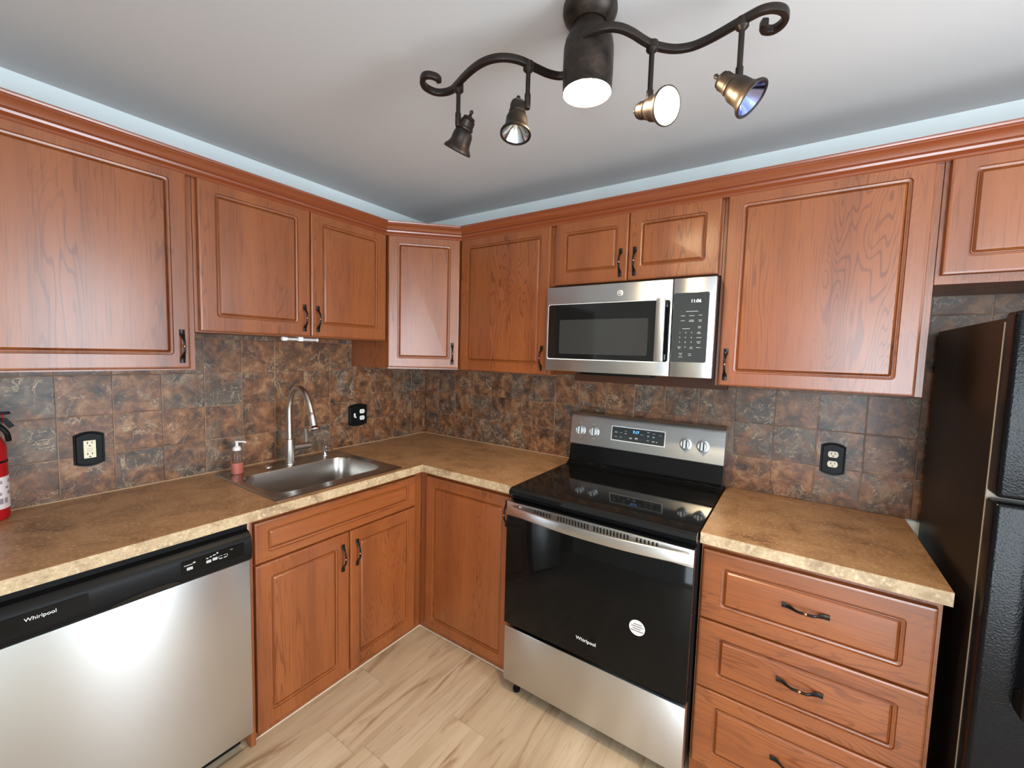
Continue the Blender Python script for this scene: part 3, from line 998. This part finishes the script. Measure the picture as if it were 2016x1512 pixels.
# ------------------------------------------------------------------ refrigerator
g = thing('refrigerator', (3.01, -0.35, 0), 'black textured top-freezer refrigerator at the right edge of the kitchen', 'refrigerator')
gx0, gx1 = 2.632, 3.392
bm = NB(); box(bm, gx0, gx1, -0.640, -0.05, 0.02, 1.622, .003); part('cabinet', bm, FRSIDE, g)
bm = NB(); box(bm, gx0 - .0005, gx1 + .0005, -0.6468, -0.6402, 0.06, 1.612); part('gasket', bm, GASKET, g)
for nm, z0, z1 in (('freezer_door', 1.196, 1.634), ('fresh_food_door', 0.05, 1.184)):
    bm = NB(); box(bm, gx0 - .002, gx1 + .002, -0.712, -0.647, z0, z1, .010, 4); dr = part(nm, bm, FRIDGE, g)
    bm = NB()
    za, zb = (z0 + .02, z0 + .36) if nm == 'freezer_door' else (z1 - .48, z1 - .02)
    box(bm, gx0 + .060, gx0 + .090, -0.765, -0.745, za, zb, .006, 3)
    box(bm, gx0 + .060, gx0 + .090, -0.750, -0.7125, za, za + .05, .006, 3)
    box(bm, gx0 + .060, gx0 + .090, -0.750, -0.7125, zb - .05, zb, .006, 3)
    part('door_handle', bm, BLACKPL, dr)
bm = NB(); box(bm, gx0 + .01, gx1 - .01, -0.66, -0.06, 0.0, 0.02); part('base_grille', bm, BLACKPL, g)


# ------------------------------------------------------------------ outlets
def plate_pts(w, h, bulge, n=8):
    """outline with straight slightly bowed sides and arched top and bottom"""
    pts = []
    hw, hh = w / 2, h / 2 - bulge
    for k in range(n + 1):
        s_ = 1 - 2 * k / n
        pts.append((hw * s_ * (1 - .0), hh + bulge * (1 - s_ * s_)))
    for k in range(n + 1):
        s_ = -1 + 2 * k / n
        pts.append((hw * s_, -hh - bulge * (1 - s_ * s_)))
    out = []
    for x, y in pts:
        out.append((x + (0.03 * w) * (1 if x > 0 else -1) * (1 - (y / (h / 2)) ** 2) * abs(x) / hw, y))
    return out


def outlet(loc, u, n, w, h, label, kind):
    o = V(loc); u = V(u); n = V(n)
    t = thing('wall_outlet', o, label, 'outlet', 'black outlet plates on the tiles')
    bm = NB()
    lp = []
    for sc, dn_ in ((1.0, 0.0), (1.0, .004), (.97, .0055), (.88, .0050), (.85, .0075), (.82, .0090)):
        k = 1 - (1 - sc) * .8
        lp.append([o + u * (x * sc) + ZP * (y * (1 - (1 - sc) * w / h)) + n * dn_ for x, y in plate_pts(w, h, h * .09)])
    skin(bm, lp)
    pl = part('cover_plate', bm, BLACKPL, t)
    f0 = o + n * .0090

    def recept(cx, cz, mat):
        bm = NB()
        pts = [(0.0172 * math.cos(a), max(-.0125, min(.0125, 0.0172 * math.sin(a)))) for a in [2 * math.pi * q / 32 for q in range(32)]]
        skin(bm, [[f0 + u * (cx + x) + ZP * (cz + y) for x, y in pts], [f0 + u * (cx + x) + ZP * (cz + y) + n * .002 for x, y in pts]])
        rc = part('receptacle', bm, mat, t)
        bm = NB()
        quadbox(bm, f0 + u * (cx - .0063) + ZP * (cz + .003) + n * .0019, u, ZP, n, .0024, .0085, .0003)
        quadbox(bm, f0 + u * (cx + .0063) + ZP * (cz + .003) + n * .0019, u, ZP, n, .0024, .0070, .0003)
        quadbox(bm, f0 + u * cx + ZP * (cz - .0068) + n * .0019, u, ZP, n, .0045, .0042, .0003, .0018)
        part('slots', bm, DARKVOID, rc)
    if kind == 'duplex':
        for cz in (.0205, -.0195):
            recept(0, cz, IVORY)
    elif kind == 'gfci':
        bm = NB(); quadbox(bm, f0, u, ZP, n, .0335, .067, .002, .0015); rc = part('receptacle', bm, IVORY, t)
        bm = NB()
        for cz in (.022, -.020):
            quadbox(bm, f0 + u * -.0063 + ZP * (cz + .003) + n * .0019, u, ZP, n, .0024, .0085, .0003)
            quadbox(bm, f0 + u * .0063 + ZP * (cz + .003) + n * .0019, u, ZP, n, .0024, .0070, .0003)
            quadbox(bm, f0 + ZP * (cz - .0088) + n * .0019, u, ZP, n, .0055, .0040, .0003, .0018)
        part('slots', bm, DARKVOID, rc)
        bm = NB(); quadbox(bm, f0 + ZP * .0025 + n * .0019, u, ZP, n, .016, .0055, .0008); quadbox(bm, f0 - ZP * .0055 + n * .0019, u, ZP, n, .016, .0055, .0008); part('test_button', bm, plain('ivory_shade', (0.66, 0.58, 0.40), .4), rc)
    else:
        for cz in (.0205, -.0195):
            recept(.026, cz, WHITE)
        bm = NB()
        quadbox(bm, f0 - u * .026, u, ZP, n, .010, .024, .0015)
        skin(bm, [[f0 - u * (.026 - sx_ * .004) + ZP * (zz) + n * .0015 for sx_, zz in ((1, -.002), (-1, -.002), (-1, -.012), (1, -.012))],
                  [f0 - u * (.026 - sx_ * .0035) + ZP * (zz) + n * .013 for sx_, zz in ((1, -.008), (-1, -.008), (-1, -.015), (1, -.015))]])
        part('toggle_switch', bm, WHITE, t)
    return t


outlet((0.0085, -1.754, 1.096), YP, XP, 0.084, 0.134, 'black-plated rectangular ivory outlet on the left wall above the dishwasher', 'gfci')
outlet((0.0085, -0.571, 1.101), YP, XP, 0.128, 0.138, 'wide black-plated light switch and white outlet right of the faucet', 'switch')
outlet((2.366, -0.0085, 1.107), XP, YN, 0.080, 0.134, 'black-plated ivory double outlet on the back wall right of the range', 'duplex')

# ------------------------------------------------------------------ under-cabinet light bar
u_ = thing('light_bar', (0.30, -1.083, 1.54), 'slim white light bar under the cabinet above the sink', 'light')
bm = NB(); lathe(bm, (0.30, -1.150, 1.541), YP, [(.0062, 0), (.0062, .143)], 18); part('tube', bm, plain('grey_diffuser', (0.55, 0.54, 0.54), .35), u_)
bm = NB(); lathe(bm, (0.30, -1.172, 1.541), YP, [(.0085, 0), (.0095, .002), (.0095, .020), (.0085, .022)], 18); part('end_cap', bm, WHITE, u_)
bm = NB(); lathe(bm, (0.30, -1.007, 1.541), YP, [(.0085, 0), (.0085, .004)], 18); part('end_cap', bm, WHITE, u_)
bm = NB(); box(bm, 0.290, 0.310, -1.098, -1.078, 1.5325, 1.5515, .001); part('clip', bm, WHITE, u_)

# ------------------------------------------------------------------ fire extinguisher
x_ = thing('fire_extinguisher', (0.080, -2.012, CT1), 'red fire extinguisher with printed label standing at the left end of the counter', 'fire extinguisher')
ex, ey = 0.080, -2.012
bm = NB(); lathe(bm, (ex, ey, CT1 + .0005), ZP, [(.044, 0), (.050, .006), (.051, .02), (.051, .235), (.049, .250), (.040, .270), (.026, .283), (.018, .290), (.018, .298)], 36); part('cylinder', bm, RED, x_)
bm = NB(); lathe(bm, (ex, ey, CT1 + .040), ZP, [(.0515, 0), (.0516, .0005), (.0516, .1045), (.0515, .105)], 36, False, False); lb = part('label', bm, PAPER, x_)
bm = NB()
for zz, h_ in ((.128, .010), (.108, .007), (.090, .010), (.066, .018)):
    for k in range(22):
        a = 2 * math.pi * k / 22 + zz * 9
        if (k * 7 + int(zz * 1000)) % 5 == 0:
            continue
        q = V((math.cos(a), math.sin(a), 0))
        quadbox(bm, V((ex, ey, CT1 + zz)) + q * .0515, V((-q.y, q.x, 0)), ZP, q, .0105, h_, .0003)
part('label_print', bm, plain('label_ink', (0.30, 0.25, 0.28), .5), x_)
bm = NB(); lathe(bm, (ex, ey, CT1 + .190), ZP, [(.0513, 0), (.0518, .001), (.0518, .006), (.0513, .007)], 36, False, False); part('strap', bm, BLACKPL, x_)
bm = NB()
lathe(bm, (ex, ey, CT1 + .2985), ZP, [(.016, 0), (.016, .030), (.012, .034), (.012, .045)], 20)
box(bm, ex - .010, ex + .010, ey - .02, ey + .062, CT1 + .344, CT1 + .352, .002)
sweep(bm, [V((ex, ey + .01, CT1 + .33)), V((ex, ey + .05, CT1 + .325)), V((ex, ey + .064, CT1 + .300))], [(.008, .003), (-.008, .003), (-.008, -.003), (.008, -.003)], up=XP)
part('valve', bm, BLACKPL, x_)
bm = NB(); tube(bm, catmull([(ex + .012, ey + .012, CT1 + .320), (ex + .035, ey + .03, CT1 + .315), (ex + .045, ey + .047, CT1 + .290), (ex + .036, ey + .052, CT1 + .262)], 5), .007, 12); part('nozzle', bm, BLACKPL, x_)
bm = NB(); tube(bm, [V((ex + .005 + .012 * math.cos(a), ey + .045, CT1 + .335 + .012 * math.sin(a))) for a in [2 * math.pi * k / 16 for k in range(16)]], .0018, 8, up=YP); part('pin_ring', bm, RED, x_)

# ------------------------------------------------------------------ ceiling light
LZ = 2.28
LC = V((1.729, -1.119, 0))
L = thing('track_light', (LC.x, LC.y, CH), 'dark bronze scrolling ceiling track light with four swivel spots and a central lamp', 'ceiling light')
bm = NB(); lathe(bm, (LC.x, LC.y, CH - .0005), ZN, [(.062, 0), (.068, .006), (.069, .020), (.064, .034), (.052, .044), (.044, .050)], 36); part('canopy', bm, BRONZEM, L)
bm = NB()
lathe(bm, (LC.x, LC.y, CH - .050), ZN, [(.040, 0), (.043, .004), (.050, .020), (.060, .040), (.0635, .060), (.064, .115), (.0625, .160), (.0630, .166), (.0615, .167), (.060, .160), (.056, .135), (.050, .120)], 40)
lb_ = part('central_lamp', bm, BRONZEM, L)
bm = NB(); lathe(bm, (LC.x, LC.y, CH - .050 - .158), ZN, [(.0585, 0), (.0585, .002), (.050, .006), (.025, .009)], 36); part('bulb', bm, BULB, lb_)
barl = [(1.321, -1.240), (1.323, -1.256), (1.313, -1.272), (1.296, -1.276), (1.275, -1.262), (1.264, -1.238), (1.271, -1.208), (1.292, -1.192), (1.320, -1.188), (1.351, -1.198), (1.395, -1.215), (1.443, -1.229), (1.482, -1.233), (1.518, -1.226), (1.547, -1.207), (1.568, -1.178), (1.586, -1.132), (1.604, -1.096), (1.630, -1.072), (1.672, -1.074), (1.700, -1.095)]
barr = [(1.712, -1.140), (1.725, -1.166), (1.755, -1.177), (1.781, -1.177), (1.805, -1.170), (1.827, -1.152), (1.845, -1.122), (1.859, -1.088), (1.873, -1.061), (1.893, -1.036), (1.919, -1.014), (1.953, -1.002), (1.988, -1.004), (2.023, -1.013), (2.051, -1.022), (2.080, -1.031), (2.108, -1.037), (2.131, -1.030), (2.148, -1.012), (2.152, -0.988), (2.143, -0.968), (2.126, -0.959), (2.111, -0.968), (2.107, -0.984), (2.113, -0.996)]
bars = rrect(-.0075, .0075, -.009, .009, .003, 2)
for pts in (barl, barr):
    bm = NB(); sweep(bm, catmull([(x, y, LZ) for x, y in pts], 4), bars); part('scroll_arm', bm, BRONZE, L)


def spot(px, py, axis, shift, lit, glow, hang=0.0):
    """stem hanging from the arm with a bell-shaped swivel head; shift moves the bell's neck beside the stem"""
    top = V((px, py, LZ - .004))
    bm = NB()
    lathe(bm, top, ZN, [(.0145, -.009), (.0145, .009), (.011, .013), (.0064, .017), (.0064, .070 + hang), (.0085, .072 + hang), (.0085, .103 + hang), (.007, .110 + hang)], 16)
    st = part('spot_head', bm, BRONZE, L)
    piv = top + ZN * (.102 + hang)
    a = V(axis).normalized()
    o = piv + V(shift)
    bm = NB()
    lathe(bm, piv, V(shift), [(.0065, 0), (.0065, V(shift).length)], 12)
    part('pivot', bm, BRONZE, st)
    bm = NB()
    k = 1.12
    o = o - a * .012
    lathe(bm, o, a, [(r_ * k, t_ * k) for r_, t_ in [(.0015, -.017), (.0045, -.014), (.0048, -.010), (.003, -.006), (.0055, -.002), (.013, .000), (.0165, .003), (.0150, .006), (.0185, .009), (.0185, .024), (.0205, .027), (.0205, .031), (.0185, .033), (.0225, .037), (.0255, .044), (.0262, .054), (.0268, .064), (.0295, .072), (.0360, .080), (.0375, .083), (.0375, .087), (.0355, .0880), (.0325, .0865), (.0320, .080)]], 30, True, False)
    part('lamp_bell', bm, BRONZEM, st)
    bm = NB()
    lathe(bm, o + a * .0835 * k, a, [(r_ * k, t_ * k) for r_, t_ in ([(.0325, 0), (.0320, .001), (.026, -.007), (.017, -.020), (.007, -.028)] if not lit else [(.0340, .001), (.0340, .004), (.028, .0080), (.012, .0105)])], 30, False, True)
    part('bulb', bm, glow, st)
    return o + a * .1, a


def cdir(x, y, z):
    return CR * x + CU * y + CF * z


REFL = plain('lamp_reflector', (0.75, 0.78, 0.80), 0.15, 1.0)
REFLB = plain('dichroic_reflector', (0.35, 0.42, 0.85), 0.15, 1.0)
spot(1.350, -1.190, cdir(-.050, -.095, .042), CR * .030 + CU * .008, False, REFL)
spot(1.573, -1.160, cdir(-.006, -.080, -.010), CR * -.026, False, REFL)
lo, la = spot(1.874, -1.060, cdir(.045, -.042, -.085), CR * -.018 - CU * .018, True, BULB, .034)
spot(2.069, -1.025, cdir(.052, -.070, -.036), CR * -.034, False, REFLB, .026)


def lamp(name, loc, d, watts, ang, col=(1.0, 0.74, 0.44)):
    l = bpy.data.lights.new(name, 'SPOT')
    l.energy = watts
    l.color = col
    l.spot_size = math.radians(ang)
    l.spot_blend = 0.7
    l.shadow_soft_size = 0.04
    o = bpy.data.objects.new(name, l)
    COL.objects.link(o)
    o.location = loc
    o.rotation_euler = V(d).to_track_quat('-Z', 'Y').to_euler()
    return o


lamp('central_lamp_light', (LC.x, LC.y, CH - .050 - .172), (0, 0, -1), 30, 150)
lamp('spot_lamp_light', lo + la * .01, la, 14, 110)
